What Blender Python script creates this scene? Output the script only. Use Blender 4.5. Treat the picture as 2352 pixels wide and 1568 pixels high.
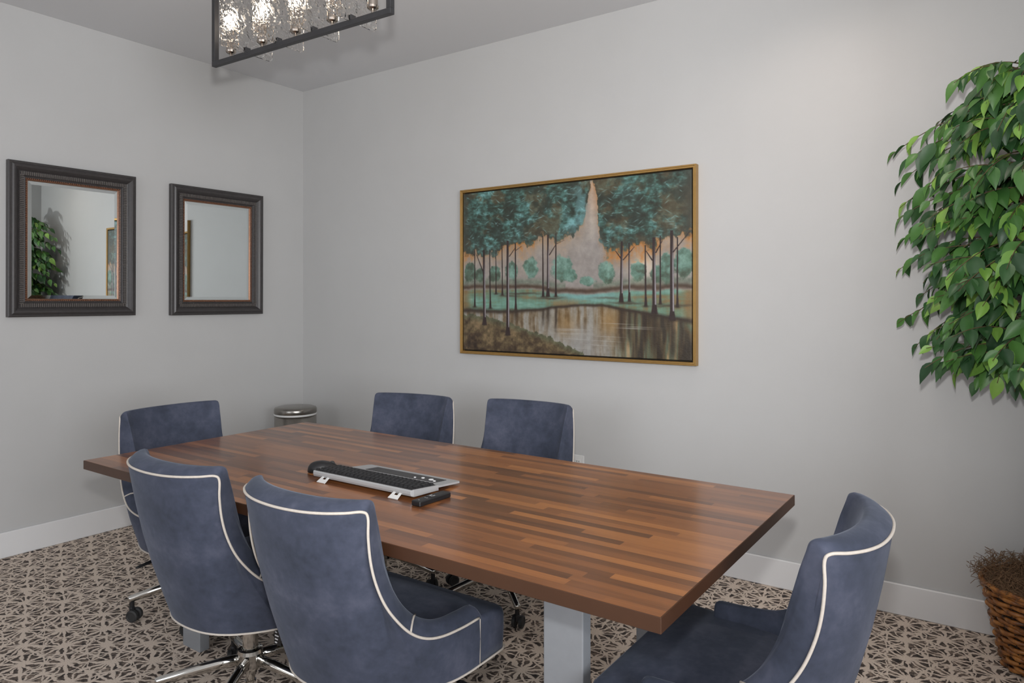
import bpy, bmesh, math, random
import numpy as np
from mathutils import Vector, Matrix

for o in list(bpy.data.objects):
    bpy.data.objects.remove(o, do_unlink=True)
scene = bpy.context.scene
C = scene.collection
R = math.radians
random.seed(7)

# ------------------------------------------------------------------ camera
CAM = Vector((4.384, -3.51, 1.37))
cam_d = bpy.data.cameras.new('camera')
cam_d.sensor_width = 36.0
cam_d.lens = 24.92
cam_d.shift_y = -0.040
cam_d.clip_start = 0.05
cam = bpy.data.objects.new('camera', cam_d)
cam.location = CAM
cam.rotation_euler = (R(90), 0, R(34.9))
C.objects.link(cam)
scene.camera = cam

# ------------------------------------------------------------------ world, lights, exposure
world = bpy.data.worlds.new('world')
scene.world = world
world.use_nodes = True
bg = world.node_tree.nodes['Background']
bg.inputs[0].default_value = (0.80, 0.88, 1.0, 1)
bg.inputs[1].default_value = 1.5
scene.view_settings.view_transform = 'Standard'
scene.view_settings.look = 'None'
scene.view_settings.gamma = 1.0
scene.view_settings.use_curve_mapping = False
scene.view_settings.exposure = -0.18
scene.cycles.use_denoising = True
scene.cycles.max_bounces = 7
scene.cycles.transmission_bounces = 8
scene.cycles.adaptive_threshold = 0.03
scene.cycles.transparent_max_bounces = 12
scene.cycles.sample_clamp_indirect = 6.0

def lamp(name, kind, loc, energy, color=(1, 1, 1), rot=(0, 0, 0), **kw):
    d = bpy.data.lights.new(name, kind)
    d.energy = energy
    d.color = color
    for k, v in kw.items():
        setattr(d, k, v)
    o = bpy.data.objects.new(name, d)
    o.location = loc
    o.rotation_euler = rot
    C.objects.link(o)
    return o

# photographer's flash just above the camera, its head tilted up a little
lamp('camera_flash', 'SPOT', (4.37, -3.50, 1.60), 238, (1.0, 0.985, 0.97), (R(90 + 17), 0, R(33)), spot_size=R(122), spot_blend=1.0, shadow_soft_size=0.04)
# daylight entering by the two windows of the open side of the room
lamp('window_daylight_front', 'AREA', (2.6, -6.10, 1.65), 34, (0.96, 0.97, 1.0), (R(90), 0, 0), shape='RECTANGLE', size=2.6, size_y=1.6)
lamp('window_daylight_side', 'AREA', (7.10, -4.2, 1.65), 165, (0.96, 0.97, 1.0), (R(90), 0, R(90)), shape='RECTANGLE', size=2.2, size_y=1.6)

# ------------------------------------------------------------------ material helpers
def srgb(r, g, b):
    f = lambda c: (c / 12.92) if c <= 0.04045 else ((c + 0.055) / 1.055) ** 2.4
    return (f(r / 255), f(g / 255), f(b / 255), 1.0)

class NT:
    def __init__(s, mat):
        s.t = mat.node_tree
        s.bsdf = s.t.nodes.get('Principled BSDF')
    def n(s, kind, **kw):
        nd = s.t.nodes.new(kind)
        for k, v in kw.items():
            setattr(nd, k, v)
        return nd
    def link(s, a, b):
        s.t.links.new(a, b)
    def math(s, op, a, b=None, c=None, clamp=False):
        nd = s.t.nodes.new('ShaderNodeMath')
        nd.operation = op
        nd.use_clamp = clamp
        for i, v in enumerate((a, b, c)):
            if v is None:
                continue
            if isinstance(v, (int, float)):
                nd.inputs[i].default_value = v
            else:
                s.t.links.new(v, nd.inputs[i])
        return nd.outputs[0]
    def noise(s, vec, scale, detail=3, rough=0.55):
        nd = s.t.nodes.new('ShaderNodeTexNoise')
        nd.inputs['Scale'].default_value = scale
        nd.inputs['Detail'].default_value = detail
        nd.inputs['Roughness'].default_value = rough
        if vec is not None:
            s.t.links.new(vec, nd.inputs['Vector'])
        return nd.outputs[0]
    def ramp(s, fac, stops):
        nd = s.t.nodes.new('ShaderNodeValToRGB')
        el = nd.color_ramp.elements
        while len(el) > 1:
            el.remove(el[-1])
        el[0].position, el[0].color = stops[0]
        for p, c in stops[1:]:
            e = el.new(p)
            e.color = c
        s.t.links.new(fac, nd.inputs[0])
        return nd.outputs[0]
    def mapping(s, vec, scale=(1, 1, 1), rot=(0, 0, 0)):
        nd = s.t.nodes.new('ShaderNodeMapping')
        nd.inputs['Scale'].default_value = scale
        nd.inputs['Rotation'].default_value = rot
        s.t.links.new(vec, nd.inputs['Vector'])
        return nd.outputs[0]
    def mix(s, fac, a, b, blend='MIX'):
        nd = s.t.nodes.new('ShaderNodeMix')
        nd.data_type = 'RGBA'
        nd.blend_type = blend
        for i, v in ((0, fac), (6, a), (7, b)):
            if isinstance(v, (int, float, tuple)):
                nd.inputs[i].default_value = v
            else:
                s.t.links.new(v, nd.inputs[i])
        return nd.outputs[2]
    def bump(s, h, strength=0.2, dist=0.01):
        nd = s.t.nodes.new('ShaderNodeBump')
        nd.inputs['Strength'].default_value = strength
        nd.inputs['Distance'].default_value = dist
        s.t.links.new(h, nd.inputs['Height'])
        s.t.links.new(nd.outputs[0], s.bsdf.inputs['Normal'])
    def coord(s, which='Object'):
        return s.t.nodes.new('ShaderNodeTexCoord').outputs[which]
    def pos(s):
        return s.t.nodes.new('ShaderNodeNewGeometry').outputs['Position']

def mat(name, col=(0.5, 0.5, 0.5, 1), rough=0.5, metal=0.0, **kw):
    m = bpy.data.materials.new(name)
    m.use_nodes = True
    b = m.node_tree.nodes['Principled BSDF']
    b.inputs['Base Color'].default_value = col
    b.inputs['Roughness'].default_value = rough
    b.inputs['Metallic'].default_value = metal
    for k, v in kw.items():
        b.inputs[k].default_value = v
    return m, NT(m)

def basecol(nt, sock):
    nt.link(sock, nt.bsdf.inputs['Base Color'])

M = {}
def simple(key, rgb, rough=0.5, metal=0.0, noise=0.0, nscale=40, bump=0.0, bscale=200, **kw):
    m, t = mat(key, srgb(*rgb), rough, metal, **kw)
    if noise:
        c = srgb(*rgb)
        lo = tuple(max(0, v * (1 - noise)) for v in c[:3]) + (1,)
        hi = tuple(min(1, v * (1 + noise)) for v in c[:3]) + (1,)
        basecol(t, t.ramp(t.noise(t.coord(), nscale, 4), [(0.3, lo), (0.7, hi)]))
    if bump:
        t.bump(t.noise(t.coord(), bscale, 2), bump, 0.002)
    M[key] = m
    return m, t

simple('wall_paint', (188, 188, 187), 0.6, bump=0.05, bscale=350, noise=0.015, nscale=3)
simple('ceiling_paint', (212, 213, 215), 0.9, bump=0.06, bscale=260)
simple('trim_paint', (222, 222, 222), 0.35, noise=0.01, nscale=6)
simple('chrome', (205, 203, 198), 0.09, 1.0, noise=0.02)
simple('nickel', (176, 166, 156), 0.25, 1.0, noise=0.03)
simple('steel', (150, 146, 140), 0.26, 1.0, noise=0.06, nscale=25)
simple('black_plastic', (26, 26, 28), 0.42, noise=0.1, bump=0.03)
simple('dark_rubber', (40, 40, 40), 0.6, noise=0.1)
simple('black_metal', (56, 56, 58), 0.38, 0.3, noise=0.08)
simple('leg_metal', (150, 154, 159), 0.45, 0.25, noise=0.02, bump=0.02)
simple('piping', (196, 188, 178), 0.8, noise=0.06, nscale=120)
simple('white_plastic', (214, 214, 212), 0.35, noise=0.01)
simple('silver_plastic', (172, 173, 174), 0.38, 0.15, noise=0.02, bump=0.02)
simple('key_black', (32, 32, 34), 0.45, noise=0.08)
simple('panel_black', (48, 47, 48), 0.4, noise=0.06)
simple('frame_black', (58, 55, 55), 0.38, 0.0, noise=0.14, nscale=60, bump=0.08, bscale=90)
simple('frame_rib', (98, 93, 90), 0.28, 0.2, noise=0.1)  # frame colour lightened for the ribs, their highlight partly painted in
simple('frame_copper', (140, 98, 74), 0.35, 0.7, noise=0.25, nscale=160)
simple('mirror_glass', (222, 228, 228), 0.0, 1.0)
simple('gold', (176, 140, 84), 0.34, 0.75, noise=0.06, nscale=30, bump=0.04, bscale=120)
simple('shadow_gap', (24, 20, 17), 0.8, noise=0.1)
simple('mark_white', (225, 225, 225), 0.5, noise=0.02)
simple('bark', (96, 68, 50), 0.85, noise=0.35, nscale=45, bump=0.6, bscale=60)
simple('twig', (92, 76, 52), 0.8, noise=0.25, nscale=60)
simple('basket_liner', (34, 22, 15), 0.9, noise=0.2)
simple('basket_stake', (52, 34, 22), 0.6, noise=0.3, nscale=50)
simple('moss', (112, 86, 62), 0.9, noise=0.35, nscale=90)
simple('table_edge', (66, 41, 25), 0.42, noise=0.08, nscale=8)

# wicker
m, t = mat('wicker', srgb(140, 88, 40), 0.42)
v = t.coord()
basecol(t, t.ramp(t.noise(v, 28, 3), [(0.3, srgb(62, 38, 20)), (0.48, srgb(136, 84, 40)), (0.7, srgb(186, 126, 62))]))
t.bump(t.noise(v, 150, 2), 0.3, 0.003)
M['wicker'] = m

# leaves: three kinds of green, waxy
for key, lo, hi in (('leaf_dark', (30, 62, 34), (50, 88, 46)), ('leaf_mid', (48, 92, 40), (76, 120, 54)), ('leaf_light', (92, 138, 52), (126, 166, 74))):
    m, t = mat(key, srgb(*lo), 0.46)
    oi = t.n('ShaderNodeObjectInfo').outputs['Random']
    v = t.noise(t.coord(), 30, 2)
    f = t.math('ADD', t.math('MULTIPLY', oi, 0.6), t.math('MULTIPLY', v, 0.4))
    basecol(t, t.ramp(f, [(0.15, srgb(*lo)), (0.85, srgb(*hi))]))
    M[key] = m

# velvet upholstery
m, t = mat('velvet', srgb(70, 78, 104), 0.85)
v = t.coord()
n1 = t.noise(v, 7, 4, 0.6)
n2 = t.noise(v, 45, 3, 0.6)
f = t.math('ADD', t.math('MULTIPLY', n1, 0.75), t.math('MULTIPLY', n2, 0.25))
basecol(t, t.ramp(f, [(0.30, srgb(40, 47, 61)), (0.5, srgb(58, 64, 81)), (0.70, srgb(80, 84, 101))]))
t.bsdf.inputs['Sheen Weight'].default_value = 0.16
t.bsdf.inputs['Sheen Roughness'].default_value = 0.4
t.bsdf.inputs['Sheen Tint'].default_value = (0.62, 0.70, 0.85, 1)
t.bump(t.noise(v, 420, 2), 0.12, 0.001)
M['velvet'] = m

# carpet: pale crossing strokes forming stars over dark and brown pile
m, t = mat('carpet', srgb(150, 135, 122), 0.95)
P = t.pos()
sep = t.n('ShaderNodeSeparateXYZ')
wob = t.n('ShaderNodeTexNoise')
wob.inputs['Scale'].default_value = 20
wob.inputs['Detail'].default_value = 3
t.link(P, wob.inputs['Vector'])
sub = t.n('ShaderNodeVectorMath', operation='SUBTRACT')
t.link(wob.outputs['Color'], sub.inputs[0])
sub.inputs[1].default_value = (0.5, 0.5, 0.5)
scl = t.n('ShaderNodeVectorMath', operation='SCALE')
t.link(sub.outputs[0], scl.inputs[0])
scl.inputs['Scale'].default_value = 0.050
add = t.n('ShaderNodeVectorMath', operation='ADD')
t.link(P, add.inputs[0])
t.link(scl.outputs[0], add.inputs[1])
t.link(add.outputs[0], sep.inputs[0])
X, Y = sep.outputs[0], sep.outputs[1]
wn = t.noise(P, 17, 2)
lines = None
S0 = 0.142
for ang, s, w in ((8, S0, 0.0104), (68, S0, 0.0104), (128, S0, 0.0104), (38, S0 / math.sqrt(3), 0.0066), (98, S0 / math.sqrt(3), 0.0066), (158, S0 / math.sqrt(3), 0.0066), (8, S0 / 2, 0.0048), (68, S0 / 2, 0.0048), (128, S0 / 2, 0.0048)):
    a = R(ang)
    d = t.math('ADD', t.math('MULTIPLY', X, math.cos(a) / s), t.math('MULTIPLY', Y, math.sin(a) / s))
    d = t.math('MULTIPLY', t.math('ABSOLUTE', t.math('SUBTRACT', t.math('FRACT', t.math('ADD', d, 0.5)), 0.5)), s)
    wn = t.noise(t.mapping(P, (1, 1, 1), (0, 0, -a)), 21, 3, 0.6)
    ww = t.math('MULTIPLY', t.math('SUBTRACT', wn, 0.18), w * 2.1)
    k = t.math('SUBTRACT', ww, d)
    k = t.math('MULTIPLY_ADD', k, 420, 0.5, clamp=True)
    lines = k if lines is None else t.math('MAXIMUM', lines, k)
fine = t.noise(P, 260, 2)
patch = t.noise(t.mapping(P, (1, 1, 1), (0, 0, R(20))), 30, 4, 0.7)
dark = t.ramp(patch, [(0.38, srgb(46, 40, 38)), (0.50, srgb(84, 73, 66)), (0.59, srgb(128, 113, 101)), (0.68, srgb(168, 151, 137))])
light = t.ramp(fine, [(0.3, srgb(198, 181, 166)), (0.7, srgb(228, 212, 196))])
basecol(t, t.mix(lines, dark, light))
t.bump(t.math('ADD', t.math('MULTIPLY', lines, 0.6), t.math('MULTIPLY', fine, 0.5)), 0.5, 0.004)
M['carpet'] = m

# butcher block staves: a tone for each stave and grain along the table
m, t = mat('stave_wood', srgb(120, 78, 50), 0.30)
oi = t.n('ShaderNodeObjectInfo').outputs['Random']
P = t.pos()
off = t.n('ShaderNodeCombineXYZ')
t.link(t.math('MULTIPLY', oi, 37.0), off.inputs[0])
t.link(t.math('MULTIPLY', oi, 11.0), off.inputs[2])
ad = t.n('ShaderNodeVectorMath', operation='ADD')
t.link(P, ad.inputs[0])
t.link(off.outputs[0], ad.inputs[1])
g = t.noise(t.mapping(ad.outputs[0], (5, 160, 1)), 1.0, 4, 0.65)
g2 = t.noise(t.mapping(ad.outputs[0], (2.2, 26, 1)), 1.0, 3, 0.6)
tone = t.math('ADD', t.math('MULTIPLY', oi, 0.50), t.math('ADD', t.math('MULTIPLY', g, 0.28), t.math('MULTIPLY', g2, 0.34)))
basecol(t, t.ramp(tone, [(0.22, srgb(82, 49, 30)), (0.42, srgb(114, 70, 41)), (0.62, srgb(143, 89, 50)), (0.80, srgb(166, 107, 59)), (0.95, srgb(190, 128, 70))]))
t.bsdf.inputs['Specular IOR Level'].default_value = 0.5
t.bsdf.inputs['Coat Weight'].default_value = 0.35
t.bsdf.inputs['Coat Roughness'].default_value = 0.16
t.bump(g, 0.04, 0.001)
M['stave_wood'] = m

# rippled lamp glass
m, t = mat('ripple_glass', (0.97, 0.95, 0.93, 1), 0.02)
t.bsdf.inputs['Transmission Weight'].default_value = 1.0
t.bsdf.inputs['IOR'].default_value = 1.45
v = t.coord()
w1 = t.n('ShaderNodeTexVoronoi', feature='DISTANCE_TO_EDGE')
w1.inputs['Scale'].default_value = 24
dn = t.n('ShaderNodeTexNoise')
dn.inputs['Scale'].default_value = 26
t.link(v, dn.inputs['Vector'])
mx = t.n('ShaderNodeVectorMath', operation='MULTIPLY_ADD')
t.link(dn.outputs['Color'], mx.inputs[0])
mx.inputs[1].default_value = (0.05, 0.05, 0.05)
t.link(v, mx.inputs[2])
t.link(mx.outputs[0], w1.inputs['Vector'])
t.bump(t.math('ADD', t.math('MULTIPLY', w1.outputs['Distance'], 3.0, clamp=True), t.math('MULTIPLY', t.noise(v, 45, 2), 0.3)), 0.55, 0.006)
M['ripple_glass'] = m
m, t = mat('bulb_glow', (1, 0.9, 0.8, 1), 0.3)
t.bsdf.inputs['Emission Color'].default_value = (1.0, 0.84, 0.66, 1)
t.bsdf.inputs['Emission Strength'].default_value = 22
M['bulb_glow'] = m
m, t = mat('downlight_glow', (1, 0.9, 0.8, 1), 0.3)
t.bsdf.inputs['Emission Color'].default_value = (1.0, 0.82, 0.68, 1)
t.bsdf.inputs['Emission Strength'].default_value = 6
M['downlight_glow'] = m
m, t = mat('window_pane', (0.95, 0.97, 1, 1), 0.0)
t.bsdf.inputs['Transmission Weight'].default_value = 1.0
t.bsdf.inputs['IOR'].default_value = 1.02
M['window_pane'] = m

# ------------------------------------------------------------------ mesh helpers
def link(name, bm, material, parent=None, smooth=False, loc=None, rot=None):
    me = bpy.data.meshes.new(name)
    bmesh.ops.recalc_face_normals(bm, faces=bm.faces[:])
    bm.to_mesh(me)
    bm.free()
    if smooth:
        for p in me.polygons:
            p.use_smooth = True
    for mm in (material if isinstance(material, (list, tuple)) else [material]):
        me.materials.append(M[mm])
    o = bpy.data.objects.new(name, me)
    C.objects.link(o)
    if parent is not None:
        o.parent = parent
    if loc is not None:
        o.location = loc
    if rot is not None:
        o.rotation_euler = rot
    return o

def tag(o, label=None, cat=None, group=None, kind=None):
    for k, v in (('label', label), ('category', cat), ('group', group), ('kind', kind)):
        if v:
            o[k] = v
    return o

def empty(name, loc=(0, 0, 0), rz=0.0):
    o = bpy.data.objects.new(name, None)
    o.empty_display_size = 0.1
    o.location = loc
    o.rotation_euler = (0, 0, rz)
    C.objects.link(o)
    return o

def copy_tree(o, parent=None):
    c = o.copy()
    C.objects.link(c)
    c.parent = parent
    for ch in o.children:
        copy_tree(ch, c)
    return c

def box(bm, lo, hi, bevel=0.0, seg=2):
    g = bmesh.ops.create_cube(bm, size=1.0)
    vs = g['verts']
    lo, hi = Vector(lo), Vector(hi)
    for v in vs:
        v.co = Vector(((lo[i] + hi[i]) / 2 + v.co[i] * (hi[i] - lo[i])) for i in range(3))
    if bevel:
        es = list({e for v in vs for e in v.link_edges})
        bmesh.ops.bevel(bm, geom=es, offset=bevel, segments=seg, profile=0.5, affect='EDGES')
    return bm

def boxm(lo, hi, bevel=0.0, seg=2):
    return box(bmesh.new(), lo, hi, bevel, seg)

def lathe(bm, prof, n=24, center=(0, 0, 0), close=True):
    rings = []
    for r, z in prof:
        if r < 1e-6:
            rings.append([bm.verts.new((center[0], center[1], center[2] + z))])
        else:
            rings.append([bm.verts.new((center[0] + r * math.cos(2 * math.pi * i / n), center[1] + r * math.sin(2 * math.pi * i / n), center[2] + z)) for i in range(n)])
    for a, b in zip(rings[:-1], rings[1:]):
        if len(a) == 1 and len(b) == 1:
            continue
        for i in range(n):
            j = (i + 1) % n
            if len(a) == 1:
                bm.faces.new((a[0], b[j], b[i]))
            elif len(b) == 1:
                bm.faces.new((a[i], a[j], b[0]))
            else:
                bm.faces.new((a[i], a[j], b[j], b[i]))
    return bm

def tube(bm, pts, rad, n=8, closed=False, cap=True, flat=None):
    pts = [Vector(p) for p in pts]
    N = len(pts)
    rads = rad if isinstance(rad, (list, tuple)) else [rad] * N
    rings = []
    prev = None
    for i, p in enumerate(pts):
        a = pts[(i - 1) % N] if (closed or i > 0) else pts[i]
        b = pts[(i + 1) % N] if (closed or i < N - 1) else pts[i]
        d = (b - a)
        d = d.normalized() if d.length > 1e-9 else Vector((0, 0, 1))
        if prev is None:
            up = Vector((0, 0, 1)) if abs(d.z) < 0.9 else Vector((1, 0, 0))
            s = d.cross(up).normalized()
        else:
            s = prev - d * prev.dot(d)
            s = s.normalized() if s.length > 1e-6 else d.cross(Vector((0, 0, 1))).normalized()
        prev = s
        u = s.cross(d).normalized()
        k = 1.0 if flat is None else flat
        rings.append([bm.verts.new(p + (s * math.cos(2 * math.pi * j / n) + u * k * math.sin(2 * math.pi * j / n)) * rads[i]) for j in range(n)])
    M_ = N if closed else N - 1
    for i in range(M_):
        a, b = rings[i], rings[(i + 1) % N]
        for j in range(n):
            q = (j + 1) % n
            bm.faces.new((a[j], a[q], b[q], b[j]))
    if cap and not closed:
        bm.faces.new(rings[0][::-1])
        bm.faces.new(rings[-1])
    return bm

def crom(pts, n):
    """n points along a Catmull-Rom curve through pts, spaced evenly by index"""
    P = [np.array(p, float) for p in pts]
    P = [2 * P[0] - P[1]] + P + [2 * P[-1] - P[-2]]
    K = len(P) - 3
    out = []
    for i in range(n):
        u = i / (n - 1) * K
        k = min(int(u), K - 1)
        f = u - k
        a, b, c, d = P[k:k + 4]
        out.append(0.5 * ((2 * b) + (-a + c) * f + (2 * a - 5 * b + 4 * c - d) * f * f + (-a + 3 * b - 3 * c + d) * f ** 3))
    return out

def grid_faces(bm, rows, close_u=False):
    for a, b in zip(rows[:-1], rows[1:]):
        n = len(a)
        for i in range(n if close_u else n - 1):
            j = (i + 1) % n
            bm.faces.new((a[i], a[j], b[j], b[i]))

# ------------------------------------------------------------------ the room
H = 2.955
XR = 4.725           # short wall beside the plant
YF, XF = -6.2, 7.2  # far sides of the room behind the camera
def struct(name, bm, m, parent=None, **kw):
    o = link(name, bm, m, parent, **kw)
    if parent is None:
        o['kind'] = 'structure'
    return o

struct('floor', boxm((-0.12, YF - 0.12, -0.1), (XF + 0.12, 0.12, 0)), 'carpet')
struct('ceiling', boxm((-0.12, YF - 0.12, H), (XF + 0.12, 0.12, H + 0.1)), 'ceiling_paint')
struct('wall_left', boxm((-0.12, YF - 0.12, 0), (0, 0.12, H)), 'wall_paint')
struct('wall_back', boxm((0, 0, 0), (XF + 0.12, 0.12, H)), 'wall_paint')
struct('wall_right', boxm((XR, -1.30, 0), (XF, 0, H)), 'wall_paint')
bm = bmesh.new()
for lo, hi in (((0, YF - 0.12, 0), (1.3, YF, H)), ((3.9, YF - 0.12, 0), (XF + 0.12, YF, H)), ((1.3, YF - 0.12, 0), (3.9, YF, 0.85)), ((1.3, YF - 0.12, 2.45), (3.9, YF, H))):
    box(bm, lo, hi)
struct('wall_front', bm, 'wall_paint')
bm = bmesh.new()
for lo, hi in (((XF, YF, 0), (XF + 0.12, -5.3, H)), ((XF, -3.1, 0), (XF + 0.12, 0, H)), ((XF, -5.3, 0), (XF + 0.12, -3.1, 0.85)), ((XF, -5.3, 2.45), (XF + 0.12, -3.1, H))):
    box(bm, lo, hi)
struct('wall_side', bm, 'wall_paint')

def baseboard(name, lo, hi):
    bm = boxm(lo, hi, 0.004, 1)
    struct(name, bm, 'trim_paint')
bh, bt = 0.136, 0.015
baseboard('baseboard_left', (0, YF, 0), (bt, 0, bh))
baseboard('baseboard_back', (bt, -bt, 0), (XR, 0, bh))
baseboard('baseboard_right', (XR - bt, -1.30, 0), (XR, -bt, bh))

def window(name, axis, c, w, z0, z1):
    """frame, mullion and pane set into the opening"""
    bm = bmesh.new()
    f = 0.05
    def bb(a0, a1, zz0, zz1, d0=-0.02, d1=0.10):
        if axis == 'y':
            box(bm, (a0, YF - d1, zz0), (a1, YF - d0, zz1))
        else:
            box(bm, (XF + d0, a0, zz0), (XF + d1, a1, zz1))
    a0, a1 = c - w / 2, c + w / 2
    bb(a0, a0 + f, z0, z1); bb(a1 - f, a1, z0, z1); bb(a0 + f, a1 - f, z0, z0 + f); bb(a0 + f, a1 - f, z1 - f, z1)
    bb(c - f / 2, c + f / 2, z0 + f, z1 - f)
    fr = struct(name, bm, 'trim_paint')
    for s in (0, 1):
        p0, p1 = (a0 + f, c - f / 2) if s == 0 else (c + f / 2, a1 - f)
        bm = bmesh.new()
        if axis == 'y':
            box(bm, (p0, YF - 0.07, z0 + f), (p1, YF - 0.064, z1 - f))
        else:
            box(bm, (XF + 0.064, p0, z0 + f), (XF + 0.07, p1, z1 - f))
        link('window_pane', bm, 'window_pane', fr)
window('window_1', 'y', 2.6, 2.6, 0.85, 2.45)
window('window_2', 'x', -4.2, 2.2, 0.85, 2.45)

# ------------------------------------------------------------------ conference table
TX0, TX1, TY0, TY1, TZ = 1.446, 3.830, -2.206, -1.138, 0.75
table = empty('conference_table', ((TX0 + TX1) / 2, (TY0 + TY1) / 2, 0))
tag(table, 'long dark butcher-block conference table on pale grey metal legs', 'table')
tl = Vector(table.location)
def rel(p):
    return Vector(p) - tl
top = link('tabletop', boxm(rel((TX0, TY0, TZ - 0.034)), rel((TX1, TY1, TZ - 0.0004)), 0.0012, 1), 'table_edge', table)
rs = random.Random(3)
unit = bpy.data.meshes.new('stave')
b_ = boxm((-0.5, -0.5, -0.5), (0.5, 0.5, 0.5))
b_.to_mesh(unit); b_.free()
unit.materials.append(M['stave_wood'])
NR = 36
ins = 0.0022
roww = (TY1 - TY0 - 2 * ins) / NR
for r in range(NR):
    y = TY0 + ins + roww * (r + 0.5)
    x = TX0 + ins
    first = True
    while x < TX1 - ins - 1e-4:
        L = rs.uniform(0.12, 0.5) if first else rs.uniform(0.24, 0.62)
        first = False
        x2 = x + L
        if TX1 - ins - x2 < 0.12:
            x2 = TX1 - ins
        s = bpy.data.objects.new('stave', unit)
        C.objects.link(s)
        s.parent = top
        s.location = rel(((x + x2) / 2, y, TZ - 0.003 + 0.0015))
        s.scale = (x2 - x, roww, 0.003)
        x = x2
for lx in (1.694, 3.392):
    for ly in (-1.945, -1.38):
        link('leg', boxm(rel((lx, ly, 0.0)), rel((lx + 0.118, ly + 0.042, TZ - 0.034)), 0.003, 2), 'leg_metal', table)
    link('top_rail', boxm(rel((lx, -1.903, TZ - 0.074)), rel((lx + 0.118, -1.38, TZ - 0.034)), 0.002, 1), 'leg_metal', table)

# ------------------------------------------------------------------ swivel chairs
HEM = 0.334
E_half = [(0, -0.364, 0.848), (0.085, -0.358, 0.849), (0.152, -0.340, 0.851), (0.202, -0.312, 0.853), (0.230, -0.281, 0.853),
          (0.237, -0.270, 0.838), (0.239, -0.271, 0.79), (0.242, -0.266, 0.73), (0.247, -0.254, 0.675), (0.255, -0.232, 0.618),
          (0.265, -0.201, 0.569), (0.275, -0.159, 0.523), (0.284, -0.110, 0.493), (0.289, -0.05, 0.477), (0.291, 0.03, 0.470), (0.291, 0.105, 0.469)]
I_half = [(0, -0.298, 0.872), (0.080, -0.293, 0.872), (0.142, -0.278, 0.872), (0.192, -0.257, 0.872), (0.217, -0.240, 0.870),
          (0.222, -0.230, 0.852), (0.221, -0.220, 0.79), (0.219, -0.206, 0.735), (0.218, -0.188, 0.68), (0.219, -0.164, 0.625),
          (0.222, -0.132, 0.573), (0.227, -0.092, 0.532), (0.232, -0.045, 0.506), (0.234, 0.00, 0.494), (0.234, 0.055, 0.490), (0.234, 0.105, 0.488)]
Hm_half = [(0, -0.236, HEM), (0.070, -0.230, HEM), (0.126, -0.212, HEM), (0.170, -0.184, HEM), (0.202, -0.152, HEM),
           (0.214, -0.138, HEM), (0.226, -0.122, HEM), (0.238, -0.104, HEM), (0.249, -0.085, HEM), (0.259, -0.064, HEM),
           (0.268, -0.042, HEM), (0.276, -0.018, HEM), (0.283, 0.008, HEM), (0.287, 0.038, HEM), (0.289, 0.072, HEM), (0.289, 0.105, HEM)]
Pn_half = [(0, -0.190, 0.40), (0.066, -0.185, 0.40), (0.116, -0.170, 0.40), (0.156, -0.146, 0.40), (0.180, -0.122, 0.40),
           (0.188, -0.112, 0.40), (0.194, -0.100, 0.40), (0.200, -0.086, 0.40), (0.206, -0.070, 0.40), (0.212, -0.052, 0.40),
           (0.217, -0.032, 0.40), (0.222, -0.010, 0.40), (0.225, 0.016, 0.40), (0.228, 0.045, 0.40), (0.229, 0.075, 0.40), (0.229, 0.105, 0.40)]
def full(h):
    return [(-x, y, z) for x, y, z in h[::-1]] + list(h[1:])
NC = 151
Ec, Ic, Hc, Pc = (crom(full(h), NC) for h in (E_half, I_half, Hm_half, Pn_half))

def chair_shell():
    bm = bmesh.new()
    cols = []
    for i in range(NC):
        e, n, h, p = Ec[i], Ic[i], Hc[i], Pc[i]
        out2 = np.array([e[0] - n[0], e[1] - n[1], 0.0])
        L = np.linalg.norm(out2)
        out2 = out2 / L if L > 1e-6 else out2
        pts = []
        for f in (0.0, 0.15, 0.35, 0.55, 0.75, 0.9, 0.975):
            q = h * (1 - f) + e * f
            q = q + np.array([e[0] * 0.5, e[1] * 0.95, 0]) / 0.36 * 0.016 * math.sin(math.pi * f) * (1 if e[2] > 0.6 else 0.3)
            pts.append(q)
        pts.append(e)
        mid = (e + n) / 2
        lift = 0.012 if e[2] > 0.8 else 0.016
        pts.append(e * 0.9 + n * 0.1 + np.array([0, 0, lift * 0.45]) + out2 * 0.003 * 0)
        pts.append(e * 0.7 + n * 0.3 + np.array([0, 0, lift * 0.9]))
        pts.append(mid + np.array([0, 0, lift]))
        pts.append(e * 0.25 + n * 0.75 + np.array([0, 0, lift * 0.8]))
        pts.append(e * 0.08 + n * 0.92 + np.array([0, 0, lift * 0.35]))
        pts.append(n + np.array([0, 0, -0.008]))
        for f in (0.1, 0.3, 0.6, 1.0):
            q = n * (1 - f) + p * f
            q = q - out2 * (0.004 + 0.010 * max(0.0, 1 - (n[0] / 0.2) ** 2) * (1 if e[2] > 0.8 else 0)) * math.sin(math.pi * f)
            pts.append(q)
        cols.append(pts)
    # soft rounded ends of the two low arms
    def ends(c, sgn):
        cen = sum(c) / len(c)
        res = []
        for dy, k in ((0.010, 0.97), (0.016, 0.88), (0.019, 0.7)):
            res.append([cen + (q - cen) * np.array([k, 1, k]) + np.array([0, dy, 0]) for q in c])
        return res
    a = ends(cols[0], 1)
    b = ends(cols[-1], 1)
    cols = a[::-1] + cols + b
    rows = [[bm.verts.new(q) for q in c] for c in cols]
    grid_faces(bm, rows)
    bm.faces.new(rows[0])
    bm.faces.new(rows[-1][::-1])
    return bm

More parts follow.
